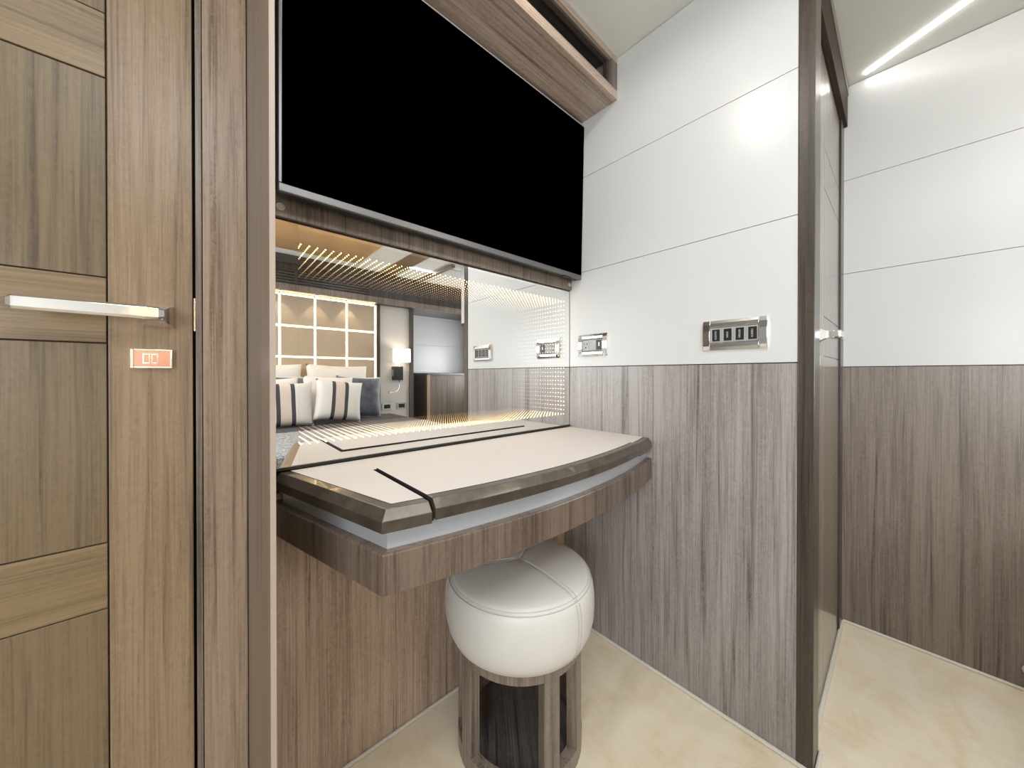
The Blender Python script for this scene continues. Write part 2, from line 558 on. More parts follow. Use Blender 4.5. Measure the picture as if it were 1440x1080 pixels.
# carpet binding along the walls
for nm, e, lb in (('baseboard_right', (RX - 0.010, RX + 0.001, PY - 0.010, 0.899, 0.0, 0.009), 'wood wall on the right'),
                  ('baseboard_back', (0.0745, RX - 0.011, 0.891, 0.900, 0.0, 0.009), 'panel under the dressing table'),
                  ('baseboard_passage', (HX - 0.010, HX + 0.001, -0.42, 0.149, 0.0, 0.009), 'passage wall'),
                  ('baseboard_post', (RX + 0.002, RX + 0.076, PY - 0.010, PY - 0.0005, 0.0, 0.009), 'corner post'),
                  ('baseboard_door', (RX + 0.0765, HX - 0.011, 0.143, 0.1545, 0.0, 0.009), 'passage door')):
    o = bx(nm, e, M_BIND, None, 0.004)
    tag(o, 'cream carpet binding along the foot of the ' + lb, 'carpet edge', kind='structure')

# hull sides and the bed end of the cabin (seen in the mirror)
wp = bx('wall_left', (-1.35, -1.30, -2.60, 1.00, 0.0, CZ), M_WHITE)
tag(wp, 'white hull side behind the camera on the left', 'wall', kind='structure')
ws = bx('wall_hull', (2.85, 2.90, -2.60, 1.00, 0.0, CZ), M_WHITE)
tag(ws, 'white hull side beyond the overhead locker', 'wall', kind='structure')
bx('lacquer_panel', (2.845, 2.851, -2.49, 0.9, 1.354, 1.711), M_WHITE, ws, 0.0008)
wn = bx('wall_bed', (-1.30, 2.85, -2.60, -2.50, 0.0, CZ), M_WHITE)
tag(wn, 'wall behind the bed with white panels beside the headboard, seen in the mirror', 'wall', kind='structure')
for z0, z1 in ((0.985, 1.352), (1.354, 1.711), (1.713, 1.9)):
    bx('white_panel', (1.885, 2.84, -2.501, -2.488, z0, z1), M_WHITE, wn, 0.0008)
bx('cove_light', (1.868, 1.880, -2.495, -2.482, 0.99, 1.725), M_COVE, wn, label='glowing cove strip')
t5 = bx('trim_5', (1.820, 1.866, -2.50, -2.085, 0.0, 1.735), M_DARK_Z)
tag(t5, 'dark upright strip right of the bedside lamp panel', 'trim', kind='structure')
t6 = bx('trim_6', (1.437, 1.475, -2.50, -2.095, 0.0, 1.735), M_DARK_Z)
tag(t6, 'dark upright strip between headboard and lamp panel', 'trim', kind='structure')
t7 = bx('trim_7', (1.4755, 1.8195, -2.50, -2.11, 0.0, 1.733), M_GREIGE)
tag(t7, 'greige fabric wall panel behind the bedside lamp', 'panel', kind='structure')
t8 = bx('trim_8', (-0.90, -0.365, -2.50, -2.11, 0.0, 1.733), M_GREIGE)
tag(t8, 'greige fabric wall panel left of the headboard', 'panel', kind='structure')
# valance over the headboard, with the louvred grille
t9 = bx('trim_9', (-1.25, 2.80, -2.50, -2.03, 1.737, CZ - 0.001), M_DARK_Z)
tag(t9, 'dark wooden valance with louvred grille above the headboard', 'valance', kind='structure')
bx('cap_board', (-1.25, 2.80, -2.035, -2.015, 1.737, 1.800), M_WOOD_Z, t9, 0.001)
bx('cap_board', (1.33, 2.80, -2.035, -2.018, 1.801, 1.99), M_DARK_Z, t9, 0.001)
for k in range(5):
    z = 1.815 + k * 0.026
    bx('louvre', (-0.6, 1.325, -2.031, -2.016, z, z + 0.013), M_DARK_X, t9)
bx('grille_post', (0.645, 0.670, -2.031, -2.0145, 1.802, 1.94), M_DARK_Z, t9)
bx('fascia_board', (-1.25, 2.80, -2.035, -2.012, 1.992, CZ - 0.002), M_DARK_X, t9, 0.001)

# ------------------------------------------------------------------ infinity mirror
im = thing('infinity_mirror', 'rectangular mirror above the dressing table with a border of amber light points', 'mirror', (0.0, 0.0, 0.0))
MX0, MX1, MZ0, MZ1 = 0.0745, RX - 0.0005, 0.7615, 1.2915
bm = BM()
vs = [bm.verts.new(p) for p in ((0.1575, D, MZ0), (MX1 - 0.002, D, MZ0), (MX1 - 0.002, D, MZ1), (0.1575, D, MZ1))]
bm.faces.new(vs)
obj('mirror_glass', bm, M_HALF, im)
bx('silvered_margin', (MX0, 0.1574, D, D + 0.003, MZ0, MZ1), M_MIRROR, im)
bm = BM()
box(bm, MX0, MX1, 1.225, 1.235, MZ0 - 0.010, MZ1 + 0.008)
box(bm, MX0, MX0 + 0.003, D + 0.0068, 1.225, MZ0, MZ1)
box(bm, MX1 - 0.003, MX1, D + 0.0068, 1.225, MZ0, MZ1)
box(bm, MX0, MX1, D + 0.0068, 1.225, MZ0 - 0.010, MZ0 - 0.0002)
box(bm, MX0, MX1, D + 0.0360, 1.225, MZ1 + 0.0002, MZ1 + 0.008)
obj('reflection_bead_box', bm, M_BLACK, im, label='matt black box added behind the glass to hold the reflection beads')  # made-up depth, holds the beads that imitate reflections
bm = BM()
box(bm, MX1 - 0.002, MX1, D - 0.0005, D + 0.0067, MZ0, MZ1)
box(bm, MX0, MX1, D - 0.004, D + 0.0067, MZ0 - 0.006, MZ0)
box(bm, MX0, MX1 - 0.002, D - 0.0005, D + 0.0067, MZ1 - 0.003, MZ1)
obj('black_edge', bm, M_BLKPL, im, label='black edge strip')
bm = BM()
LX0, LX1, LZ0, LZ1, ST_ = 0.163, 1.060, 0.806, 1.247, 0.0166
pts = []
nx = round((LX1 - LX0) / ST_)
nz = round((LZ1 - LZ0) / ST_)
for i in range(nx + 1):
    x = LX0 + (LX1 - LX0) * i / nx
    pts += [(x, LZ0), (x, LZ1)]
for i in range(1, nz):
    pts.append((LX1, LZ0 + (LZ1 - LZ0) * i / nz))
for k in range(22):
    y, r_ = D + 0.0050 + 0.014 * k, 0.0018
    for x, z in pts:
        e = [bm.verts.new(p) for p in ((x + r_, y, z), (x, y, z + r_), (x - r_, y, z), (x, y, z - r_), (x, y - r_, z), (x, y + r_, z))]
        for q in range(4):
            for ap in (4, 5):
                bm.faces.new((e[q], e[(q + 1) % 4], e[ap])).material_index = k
obj('led_and_reflections', bm, M_BEADS, im, kind='stuff', label='border of amber light points and their fading reflections, built as beads')

# ------------------------------------------------------------------ dressing table
dt = thing('dressing_table', 'wall hung dressing table with cream top, bronze edging and curved wooden base', 'table', (0, 0, 0))


def yf(x, d=0.0):
    return 0.474 + 0.27 * (x - 0.60) ** 2 + d


XR = RX - 0.001


def outline(d, yb, x_end=XR, n=26):
    """plan outline: left slant, corner, bowed front; d is the inset"""
    ux, uy = 0.087, -0.344           # along the slanted side
    l = math.hypot(ux, uy)
    nx_, ny_ = -uy / l, ux / l       # inward normal
    p = Vector((0.2015 + nx_ * d, 0.513 + ny_ * d))
    sl = ux / uy
    # corner where the inset slant meets the inset front
    x = 0.21
    for _ in range(30):
        y = yf(x, d * 1.02)
        x = p.x + (y - p.y) * sl
    cx, cy_ = x, yf(x, d * 1.02)
    pts_ = [(p.x + (yb - p.y) * sl, yb), (cx, cy_)]
    for i in range(1, n + 1):
        q = cx + (x_end - cx) * i / n
        pts_.append((q, yf(q, d * 1.02)))
    return pts_


def slab(name, d, z0, z1, yb, mat, bevel=0.0, lab=None):
    bm_ = BM()
    pts_ = outline(d, yb) + [(XR, yb)]
    prism(bm_, pts_, z0, z1)
    o_ = obj(name, bm_, mat, dt, bevel)
    if lab:
        o_['label'] = lab
    return o_


slab('base', 0.0, 0.624, 0.689, 0.899, M_BASE_Z, 0.003, 'curved grey brown wooden base')
slab('metal_lip', 0.016, 0.689, 0.7215, 0.872, M_LIP, 0.0, 'pale metal band under the top')
PROF = ((0.0, 0.7200), (0.0, 0.7380), (0.0115, 0.7530), (0.0295, 0.7530), (0.0295, 0.7200))


def edging(name, paths, dz, mat):
    """paths: function d -> list of plan points"""
    bm_ = BM()
    cols = [paths(d_) for d_, _ in PROF]
    rings = [[(cols[k][i][0], cols[k][i][1], PROF[k][1] + dz) for k in range(len(PROF))] for i in range(len(cols[0]))]
    loft(bm_, rings)
    return obj(name, bm_, mat, dt, 0.0007, label='dark bronze bevelled edging')


GL, GR_ = 0.2760, 0.9585
edging('edging', lambda d_: outline(d_, 0.8735, GL, 3), 0.0, M_BRONZE)
edging('edging', lambda d_: [(x, yf(x, d_ * 1.02)) for x in [GR_ + (XR - GR_) * i / 5 for i in range(6)]], 0.0, M_BRONZE)
LL, LR = 0.2820, 0.9572
LDZ = 0.0042
edging('lid_edging', lambda d_: [(x, yf(x, d_ * 1.02)) for x in [LL + (LR - LL) * i / 24 for i in range(25)]], LDZ, M_BRONZE)
di = 0.0296
ol = outline(di, 0.8735, GL, 3)
pts_ = ol + [(GL, 0.7625), (GR_, 0.7625)] + [(x, yf(x, di * 1.02)) for x in [GR_ + (XR - GR_) * i / 5 for i in range(6)]] + [(XR, 0.8735)]
bm = BM()
prism(bm, pts_, 0.7216, 0.7536)
dark_sides(bm)
obj('surround_top', bm, [M_LEATHER, M_GROOVE], dt, label='cream top surround')
bm = BM()
prism(bm, [(x, yf(x, di * 1.02)) for x in [LL + (LR - LL) * i / 24 for i in range(25)]] + [(LR, 0.7575), (LL, 0.7575)], 0.7220, 0.7530 + LDZ + 0.0006)
dark_sides(bm)
obj('lid', bm, [M_LEATHER, M_GROOVE], dt, label='cream flip up lid')
bx('hinge_channel', (GL, GR_, 0.7576, 0.7624, 0.7216, 0.7450), M_GROOVE, dt)
bx('hinge_channel', (GL + 0.0001, LL - 0.0001, yf(GL) + 0.006, 0.7576, 0.7216, 0.7350), M_GROOVE, dt)

# ------------------------------------------------------------------ television
TVT = math.radians(1.3)
tv = thing('television', 'large black flat television on the wall above the mirror', 'television', (0.0, 0.0, 0.0))


def tvo(name, ext, mat, bevel=0.0, **kw):
    o_ = bx(name, ext, mat, tv, bevel, **kw)
    o_.location = (0, 0.8185, 1.324)
    o_.rotation_euler = (TVT, 0, 0)
    return o_


TX0, TX1, TH = 0.1130, 1.0865, 0.580
tvo('case', (TX0 + 0.001, TX1 - 0.001, 0.003, 0.030, 0.001, TH - 0.001), M_BLKPL, 0.002)
tvo('screen', (TX0 + 0.006, TX1 - 0.0015, -0.0012, 0.004, 0.0165, TH - 0.0045), M_SCREEN, label='black screen')
tvo('bezel', (TX0, TX1, -0.0005, 0.010, 0.0, 0.0165), M_BEZEL, 0.0015, label='silver lower bezel')
tvo('bezel', (TX0, TX0 + 0.006, -0.0010, 0.010, 0.0166, TH), M_BEZEL, 0.001, label='silver side bezel')
tvo('bezel', (TX0 + 0.0061, TX1, -0.0016, 0.010, TH - 0.0045, TH), M_TRIMM, 0.001, label='silver top bezel')
tvo('back_cover', (0.30, 0.90, 0.0301, 0.056, 0.06, 0.50), M_BLKPL, 0.004)
tvo('sensor', (0.985, 1.030, 0.001, 0.012, -0.0045, 0.0005), M_BLKPL, 0.001)

# ------------------------------------------------------------------ overhead cabinet above the television
oc = thing('overhead_cabinet', 'brown wooden overhead cabinet with open slot shelf above the television', 'cabinet', (0, 0, 0))
CY0, CY1, CZ0, CZ1, CX0, CX1 = 0.667, 0.883, 1.925, CZ - 0.001, 0.0745, RX - 0.0005
bx('bottom_board', (CX0, CX1, CY0 + 0.021, CY1, CZ0, CZ0 + 0.018), M_CAB_X, oc, 0.0006)
bx('front_rail', (CX0, CX1, CY0, CY0 + 0.020, CZ0, 1.957), M_CAB_X, oc, 0.0008, label='lower front rail')
bx('front_rail', (CX0, CX1, CY0, CY0 + 0.020, 2.051, CZ1), M_CAB_X, oc, 0.0008, label='upper front rail')
bx('end_stile', (RX - 0.036, CX1, CY0, CY0 + 0.020, 1.9575, 2.0505), M_WOOD_Z, oc, 0.0008)
bx('end_stile', (CX0, CX0 + 0.035, CY0, CY0 + 0.020, 1.9575, 2.0505), M_WOOD_Z, oc, 0.0008)
bx('inner_frame', (CX0 + 0.036, RX - 0.0365, CY0 + 0.010, CY0 + 0.025, 2.040, 2.0505), M_DARK_X, oc)
bx('inner_frame', (RX - 0.050, RX - 0.0365, CY0 + 0.010, CY0 + 0.025, 1.9575, 2.0398), M_DARK_Z, oc)
bx('shelf_back', (CX0, CX1, 0.800, CY1, 1.9435, CZ1), M_DARK_X, oc)
bx('shelf_floor', (CX0, CX1, CY0 + 0.0205, 0.7995, 1.9435, 1.9565), M_CAB_X, oc)
bx('shelf_ceiling', (CX0, CX1, CY0 + 0.0255, 0.7995, 2.056, CZ1), M_DARK_X, oc)
bx('end_panel', (RX - 0.034, CX1, CY0 + 0.0205, 0.7995, 1.957, 2.0555), M_WOOD_Z, oc)

# ------------------------------------------------------------------ switch plates on the white wall


def plate(name, label, y0, y1, z0, z1, modules, group=None):
    """chrome plate on the wall face x = RX; y0 > y1"""
    w, h = y0 - y1, z1 - z0
    t = thing(name, label, 'switch' if modules[0] == 'label' else 'socket', (RX, (y0 + y1) / 2, (z0 + z1) / 2))
    cap = 0.0185
    zc = h / 2
    # end caps: cushioned convex plates
    for s in (-1, 1):
        bm_ = BM()
        ya, yb = s * (w / 2 - cap), s * w / 2
        prof_ = [(-0.0002, -zc), (-0.004, -zc), (-0.0085, -zc * 0.72), (-0.0105, -zc * 0.3), (-0.0105, zc * 0.3), (-0.0085, zc * 0.72), (-0.004, zc), (-0.0002, zc)]
        loft(bm_, [[(x, ya, z) for x, z in prof_], [(x, yb, z) for x, z in prof_]])
        obj('end_cap', bm_, M_CHROME, t, 0.0006)
    yi = w / 2 - cap - 0.0002
    for s in (-1, 1):
        bm_ = BM()
        prof_ = [(-0.0002, zc), (-0.004, zc), (-0.0085, zc * 0.80), (-0.0085, zc * 0.60), (-0.0030, zc * 0.50), (-0.0002, zc * 0.50)]
        loft(bm_, [[(x, -yi, s * z) for x, z in prof_], [(x, yi, s * z) for x, z in prof_]])
        obj('long_bar', bm_, M_SATIN, t, 0.0004)
    bx('carrier', (-0.003, -0.0003, -yi, yi, -zc * 0.49, zc * 0.49), M_GREYPL, t)
    n = len(modules)
    mw = 2 * yi / n
    zt = zc * 0.46
    for i, md in enumerate(modules):
        yc = yi - mw * (i + 0.5)
        if md == 'label':
            r = bx('rocker', (-0.0062, -0.0029, yc - mw * 0.45, yc + mw * 0.45, -zt, zt), M_GREYPL, t, 0.0006)
            r.rotation_euler = (0, random.uniform(-0.05, 0.05), 0)
            bx('key_face', (-0.0074, -0.0061, yc - mw * 0.36, yc + mw * 0.30, -zt * 0.86, zt * 0.86), M_BLKPL, r, label='black key face')
            bm_ = BM()
            k = [9, 6, 8, 8][i % 4]
            for q in range(k):
                zq = (q - (k - 1) / 2) * zt * 0.145
                for e in range(2):
                    wq = random.uniform(0.0008, 0.0015)
                    yq = yc + (e - 0.5) * 0.0026 + random.uniform(-0.0003, 0.0003)
                    box(bm_, -0.0076, -0.0073, yq - wq / 2, yq + wq / 2, zq - zt * 0.045, zq + zt * 0.045)
            obj('key_print', bm_, M_PRINT, r, kind='stuff')
        elif md == 'outlet':
            r = bx('outlet', (-0.0058, -0.0029, yc - mw * 0.48, yc + mw * 0.48, -zt, zt), M_GREYPL, t, 0.0005)
            for yy, zz, a, b2 in ((0.0058, 0.006, 0.0009, 0.0042), (-0.0058, 0.006, 0.0009, 0.0036)):
                bx('slot', (-0.0062, -0.0057, yc + yy - a, yc + yy + a, zz - b2, zz + b2), M_BLACK, r)
            bx('slot', (-0.0062, -0.0057, yc - 0.0022, yc + 0.0022, -0.0105, -0.0055), M_BLACK, r, 0.001)
        elif md == 'blank':
            bx('blank_module', (-0.0062, -0.0029, yc - mw * 0.49, yc + mw * 0.49, -zt, zt), M_GREYPL, t, 0.0005)
        elif md == 'lit':
            r = bx('rocker', (-0.0066, -0.0029, yc - mw * 0.47, yc + mw * 0.47, -zt, zt), M_GREYPL, t, 0.0005)
            bx('key_face', (-0.0076, -0.0065, yc - mw * 0.34, yc + mw * 0.40, -zt * 0.94, zt * 0.94), M_BLKPL, r, label='black key face')
            bx('indicator', (-0.0079, -0.0075, yc - 0.0028, yc + 0.0028, -zt * 0.25, zt * 0.5), M_PRINT, r)
    return t


sw = plate('switch_plate', 'wide chrome switch plate with four black keys on the white wall', 0.383, 0.229, 1.029, 1.1125, ['label'] * 4)
bx('badge', (-0.0092, -0.0085, -0.0735, -0.0625, -0.0360, -0.0345), M_PRINT, sw)
plate('socket_plate', 'small chrome plate with power outlet and black switch beside the mirror', 0.830, 0.703, 1.0285, 1.111, ['outlet', 'blank', 'lit'])

# ------------------------------------------------------------------ left door furniture
HZ = 1.0605


def lever(parent, sx, loc, length):
    """rosette at the origin on a face looking -Y; lever runs along sx"""
    root = bpy.data.objects.new('handle', None)
    COL.objects.link(root)
    root.parent = parent
    root.location = loc
    root.empty_display_size = 0.03
    bm_ = BM()
    h_ = 0.0185
    loft(bm_, [[(-h_, 0, -h_), (h_, 0, -h_), (h_, 0, h_), (-h_, 0, h_)],
               [(-h_, -0.009, -h_), (h_, -0.009, -h_), (h_, -0.009, h_), (-h_, -0.009, h_)],
               [(-0.009, -0.026, -0.0095), (0.009, -0.026, -0.0095), (0.009, -0.026, 0.0095), (-0.009, -0.026, 0.0095)],
               [(-0.009, -0.041, -0.0095), (0.009, -0.041, -0.0095), (0.009, -0.041, 0.0095), (-0.009, -0.041, 0.0095)]])
    obj('rosette', bm_, M_CHROME, root, 0.0005, label='square pyramid chrome rosette')
    bm_ = BM()

    def sec(x, yo, yi_, hz, ch):
        return [(x, yi_, -hz), (x, yo + ch, -hz), (x, yo, -hz + ch), (x, yo, hz - ch), (x, yo + ch, hz), (x, yi_, hz)]
    secs = [(-0.011, -0.050, -0.034, 0.0070, 0.002), (-0.004, -0.053, -0.034, 0.0100, 0.003), (0.012, -0.055, -0.038, 0.0112, 0.0035),
            (0.026, -0.056, -0.042, 0.0106, 0.0034), (length - 0.005, -0.056, -0.042, 0.0103, 0.0034), (length, -0.053, -0.044, 0.0068, 0.002)]
    loft(bm_, [[(sx * x, y, z) for x, y, z in sec(*q)] for q in secs])
    obj('lever', bm_, M_CHROME, root, 0.0004, label='long bevelled chrome lever')
    return root


lever(d1, -1, (-0.0570, DY, HZ), 0.142)
lk = bpy.data.objects.new('lock_plate', None)
COL.objects.link(lk)
lk.parent = d1
lk.location = (-0.0640, DY, 0.9870)
bm = BM()
for e in ((-0.0255, -0.0215, -0.016, 0.016), (0.0225, 0.0250, -0.016, 0.016), (-0.0214, 0.0224, 0.0138, 0.016), (-0.0214, 0.0224, -0.016, -0.0138)):
    box(bm, e[0], e[1], -0.0085, 0, e[2], e[3])
obj('lock_frame', bm, M_CHROME, lk, 0.0005)
bx('lock_dish', (-0.0214, 0.0224, -0.0035, 0, -0.0137, 0.0137), M_RED_REFL, lk, label='polished dish with a red reflection put into its colour')
for xx in (-0.0065, 0.0035):
    bm = BM()
    for e in ((xx - 0.0045, xx - 0.0025, -0.0085, 0.0085), (xx + 0.0025, xx + 0.0045, -0.0085, 0.0085), (xx - 0.0024, xx + 0.0024, -0.0085, -0.0065), (xx - 0.0024, xx + 0.0024, 0.0067, 0.0085)):
        box(bm, e[0], e[1], -0.0075, -0.0034, e[2], e[3])
    obj('thumb_turn', bm, M_CHROME, lk, 0.0003)

# passage door furniture
lever(d2, 1, (1.210, 0.155, 1.0640), 0.150)
bx('lock_plate', (1.195, 1.262, 0.147, 0.155, 0.984, 1.012), M_CHROME, d2, 0.001)

# ------------------------------------------------------------------ stool
SX, SY = 0.640, 0.686
st = thing('stool', 'round white leather stool on a dark wood frame under the dressing table', 'stool', (SX, SY, 0.0), 0.0)
SEAMS = [math.radians(a) for a in (-88, 28, 148)]
CR = 0.197


def adiff(a, b_):
    return abs((a - b_ + PI) % (2 * PI) - PI)


bm = BM()
prof = [(0.150, 0.278), (0.164, 0.283), (0.180, 0.296), (0.190, 0.316), (0.1955, 0.340), (CR, 0.370), (0.1965, 0.396), (0.194, 0.415), (0.190, 0.429), (0.1865, 0.4365), (0.1850, 0.4370),
        (0.1825, 0.4405), (0.174, 0.4460), (0.157, 0.4510), (0.13, 0.4555), (0.10, 0.4590), (0.07, 0.4612), (0.04, 0.4625), (0.018, 0.4630), (0.006, 0.4630)]
NS = 144
rings = []
for r, z in prof:
    ring = []
    for k in range(NS):
        a = 2 * PI * k / NS
        dz = dr = 0.0
        for s_ in SEAMS:
            off = adiff(a, s_)
            if off < PI / 2:
                lat = abs(r * math.sin(off))
                g = math.exp(-(lat / 0.0045) ** 2) * 0.0035
                if z > 0.4368:
                    dz -= g
                else:
                    dr -= g * 0.6
        if 0.1845 < r < 0.1870 and 0.433 < z < 0.439:
            dr -= 0.0022
        ring.append(((r + dr) * math.cos(a), (r + dr) * math.sin(a), z + dz))
    rings.append(ring)
loft(bm, rings)
cu = obj('cushion', bm, M_STOOL, st, smooth=True)
bm = BM()
for s_ in SEAMS:
    ca, sa = math.cos(s_), math.sin(s_)
    for lat in (-0.0062, 0.0062):
        q = []
        for r, z in prof[:9]:
            q.append((r * ca - lat * sa, r * sa + lat * ca, z))
        tube(bm, [(x * 1.001, y * 1.001, z) for x, y, z in q], 0.0007, 5)
        q = []
        for r, z in prof[11:-1]:
            q.append((r * ca - lat * sa, r * sa + lat * ca, z - 0.0002))
        tube(bm, q, 0.0007, 5)
for r, z in ((0.1882, 0.4340), (0.1828, 0.4398)):
    tube(bm, [(r * math.cos(2 * PI * k / 96), r * math.sin(2 * PI * k / 96), z) for k in range(97)], 0.0007, 5)
obj('stitching', bm, M_STITCH, cu, kind='stuff')
BR0, BR1 = 0.140, 0.165
bm = BM()
arc_block(bm, BR0, BR1, 0, 2 * PI * 0.9999, 0.262, 0.292, 64)
obj('top_ring', bm, M_WOOD_Z, st, 0.0006)
bm = BM()
arc_block(bm, BR0, BR1, 0, 2 * PI * 0.9999, 0.0, 0.042, 64)
obj('bottom_ring', bm, M_WOOD_Z, st, 0.0006)
face = math.atan2(-SY, -SX)
for dg in (27, 65, 118, 190, 268, 307):
    a = face + math.radians(dg)
    bm = BM()
    hw = 0.0205 / BR1
    n = 6
    rr = []
    for i in range(n + 1):
        t_a = a - hw + 2 * hw * i / n
        inn = a - hw * 1.25 + 2.5 * hw * i / n
        rr.append([(BR0 * math.cos(inn), BR0 * math.sin(inn), 0.0422), (BR1 * math.cos(t_a), BR1 * math.sin(t_a), 0.0422),
                   (BR1 * math.cos(t_a), BR1 * math.sin(t_a), 0.2618), (BR0 * math.cos(inn), BR0 * math.sin(inn), 0.2618)])
    loft(bm, rr)
    obj('leg', bm, M_WOOD_Z, st, 0.0006)
bm = BM()
lathe(bm, [(0.0005, 0.006), (0.1395, 0.006), (0.1395, 0.030), (0.0005, 0.030)], 64)
obj('base_disc', bm, M_DARK_Y, st, label='dark wood disc').rotation_euler = (0, 0, -0.65)

# ------------------------------------------------------------------ passage: light strip and door bumper
ls = bx('ceiling_light_strip', (-0.0033, 0.0033, -0.53, 0.0, -0.004, 0.004), M_STRIP)
ls.location = (1.827, 0.091, CZ - 0.003)
ls.rotation_euler = (0, 0, -math.atan2(0.132, 0.230))
tag(ls, 'slanting light strip in the passage ceiling', 'light')
bm = BM()
bmesh.ops.create_uvsphere(bm, u_segments=20, v_segments=12, radius=0.016)
for v_ in bm.verts:
    v_.co.x = v_.co.x * 0.8
db = obj('door_bumper', bm, M_BIND, None, smooth=True)
db.location = (HX - 0.0135, -0.262, 0.071)
tag(db, 'small cream round bumper low on the passage wall', 'door stop')
cl = thing('coffer_light', 'angled light strip around the ceiling coffer, seen in the mirror', 'light', (1.60, -1.625, CZ - 0.004))
bx('light_run', (0.0, 0.245, -0.008, 0.008, -0.004, 0.003), M_STRIP, cl)
bx('light_run', (0.2455, 0.258, -0.36, 0.008, -0.004, 0.003), M_STRIP, cl)

# ceiling lamp over the dressing table; the one by the door is added fill
for x, y, w, lb in ((0.42, 0.40, 11.0, 'small round ceiling downlight in front of the overhead cabinet'), (-0.42, 0.30, 4.0, 'unseen ceiling downlight added to light the left door')):
    t = thing('ceiling_downlight', lb, 'light', (x, y, CZ - 0.0005))
    bm = BM()
    arc_block(bm, 0.024, 0.034, 0, 2 * PI * 0.9999, -0.006, 0.0, 32)
    obj('rim', bm, M_CHROME, t)
    bm = BM()
    lathe(bm, [(0.0005, -0.004), (0.0235, -0.004), (0.0235, -0.001), (0.0005, -0.001)], 24)
    obj('bulb', bm, M_BULB, t)
    sd = bpy.data.lights.new('downlight_beam', 'SPOT')
    sd.energy = w
    sd.color = (1.0, 0.94, 0.85)
    sd.spot_size = math.radians(178)
    sd.spot_blend = 0.35
    sd.shadow_soft_size = 0.03
    so = bpy.data.objects.new('downlight_beam', sd)
    COL.objects.link(so)
    so.parent = t
    so.location = (0, 0.0, -0.012)

# ------------------------------------------------------------------ headboard
hb = thing('headboard', 'beige leather headboard with glowing grid lines between square tiles', 'headboard', (0.5405, -2.11, 0.0))
bx('frame_board', (-0.905, 0.895, -0.30, -0.022, 0.30, 1.7365), M_DARK_Z, hb)
XV = [-0.345 + 0.2953 * i for i in range(7)]
ZV = [0.245, 0.540, 0.835, 1.131, 1.426, 1.724]
for i in range(6):
    for k in range(1, 5):
        bx('tile', (XV[i] + 0.010 - 0.5405, XV[i + 1] - 0.010 - 0.5405, -0.0218, 0.0, ZV[k] + 0.010, ZV[k + 1] - 0.010), M_TILE, hb, 0.002)
for x in XV:
    bx('light_line', (x - 0.0070 - 0.5405, x + 0.0070 - 0.5405, -0.0215, -0.006, 0.54, 1.7235), M_LED, hb, label='glowing upright line')
for z in ZV[2:]:
    for i in range(6):
        bx('light_line', (XV[i] + 0.0071 - 0.5405, XV[i + 1] - 0.0071 - 0.5405, -0.0215, -0.006, z - 0.0070, z + 0.0070), M_LED, hb, label='glowing level line')

# downlights under the valance
for i, x in enumerate(XV[1:6]):
    t = thing('downlight', ['first', 'second', 'third', 'fourth', 'fifth'][4 - i] + ' small downlight from the lamp side, under the valance over the headboard', 'light', (x, -2.055, 1.7365), 0, 'downlights over the headboard')
    bm = BM()
    arc_block(bm, 0.011, 0.017, 0, 2 * PI * 0.9999, -0.006, 0.0, 24)
    obj('rim', bm, M_CHROME, t, smooth=False)
    bm = BM()
    lathe(bm, [(0.0005, -0.004), (0.0105, -0.004), (0.0105, -0.001), (0.0005, -0.001)], 20)
    obj('bulb', bm, M_BULB, t)
    sd = bpy.data.lights.new('downlight_beam', 'SPOT')
    sd.energy = 3.0
    sd.color = (1.0, 0.82, 0.58)
    sd.spot_size = math.radians(75)
    sd.spot_blend = 0.35
    sd.shadow_soft_size = 0.008
    so = bpy.data.objects.new('downlight_beam', sd)
    COL.objects.link(so)
    so.parent = t
    so.location = (0, 0.0, -0.012)

# ------------------------------------------------------------------ bed
BZ = 0.530
bed = thing('bed', 'large bed made up in charcoal with a grey throw, seen in the mirror', 'bed', (0.54, -1.20, 0.0))
bx('base', (-1.00, 1.02, -0.88, 0.82, 0.02, 0.34), M_DARK_Z, bed, 0.01)
bx('mattress', (-1.02, 1.04, -0.885, 0.84, 0.341, BZ - 0.016), M_LINEN, bed, 0.04)
bx('blanket', (-1.03, 1.05, -0.86, -0.06, 0.342, BZ), M_BLANKET, bed, 0.03, label='charcoal blanket')
bx('throw', (-1.032, 1.052, -0.07, 0.845, 0.30, BZ + 0.006), M_THROW, bed, 0.03, label='grey flecked throw over the foot')


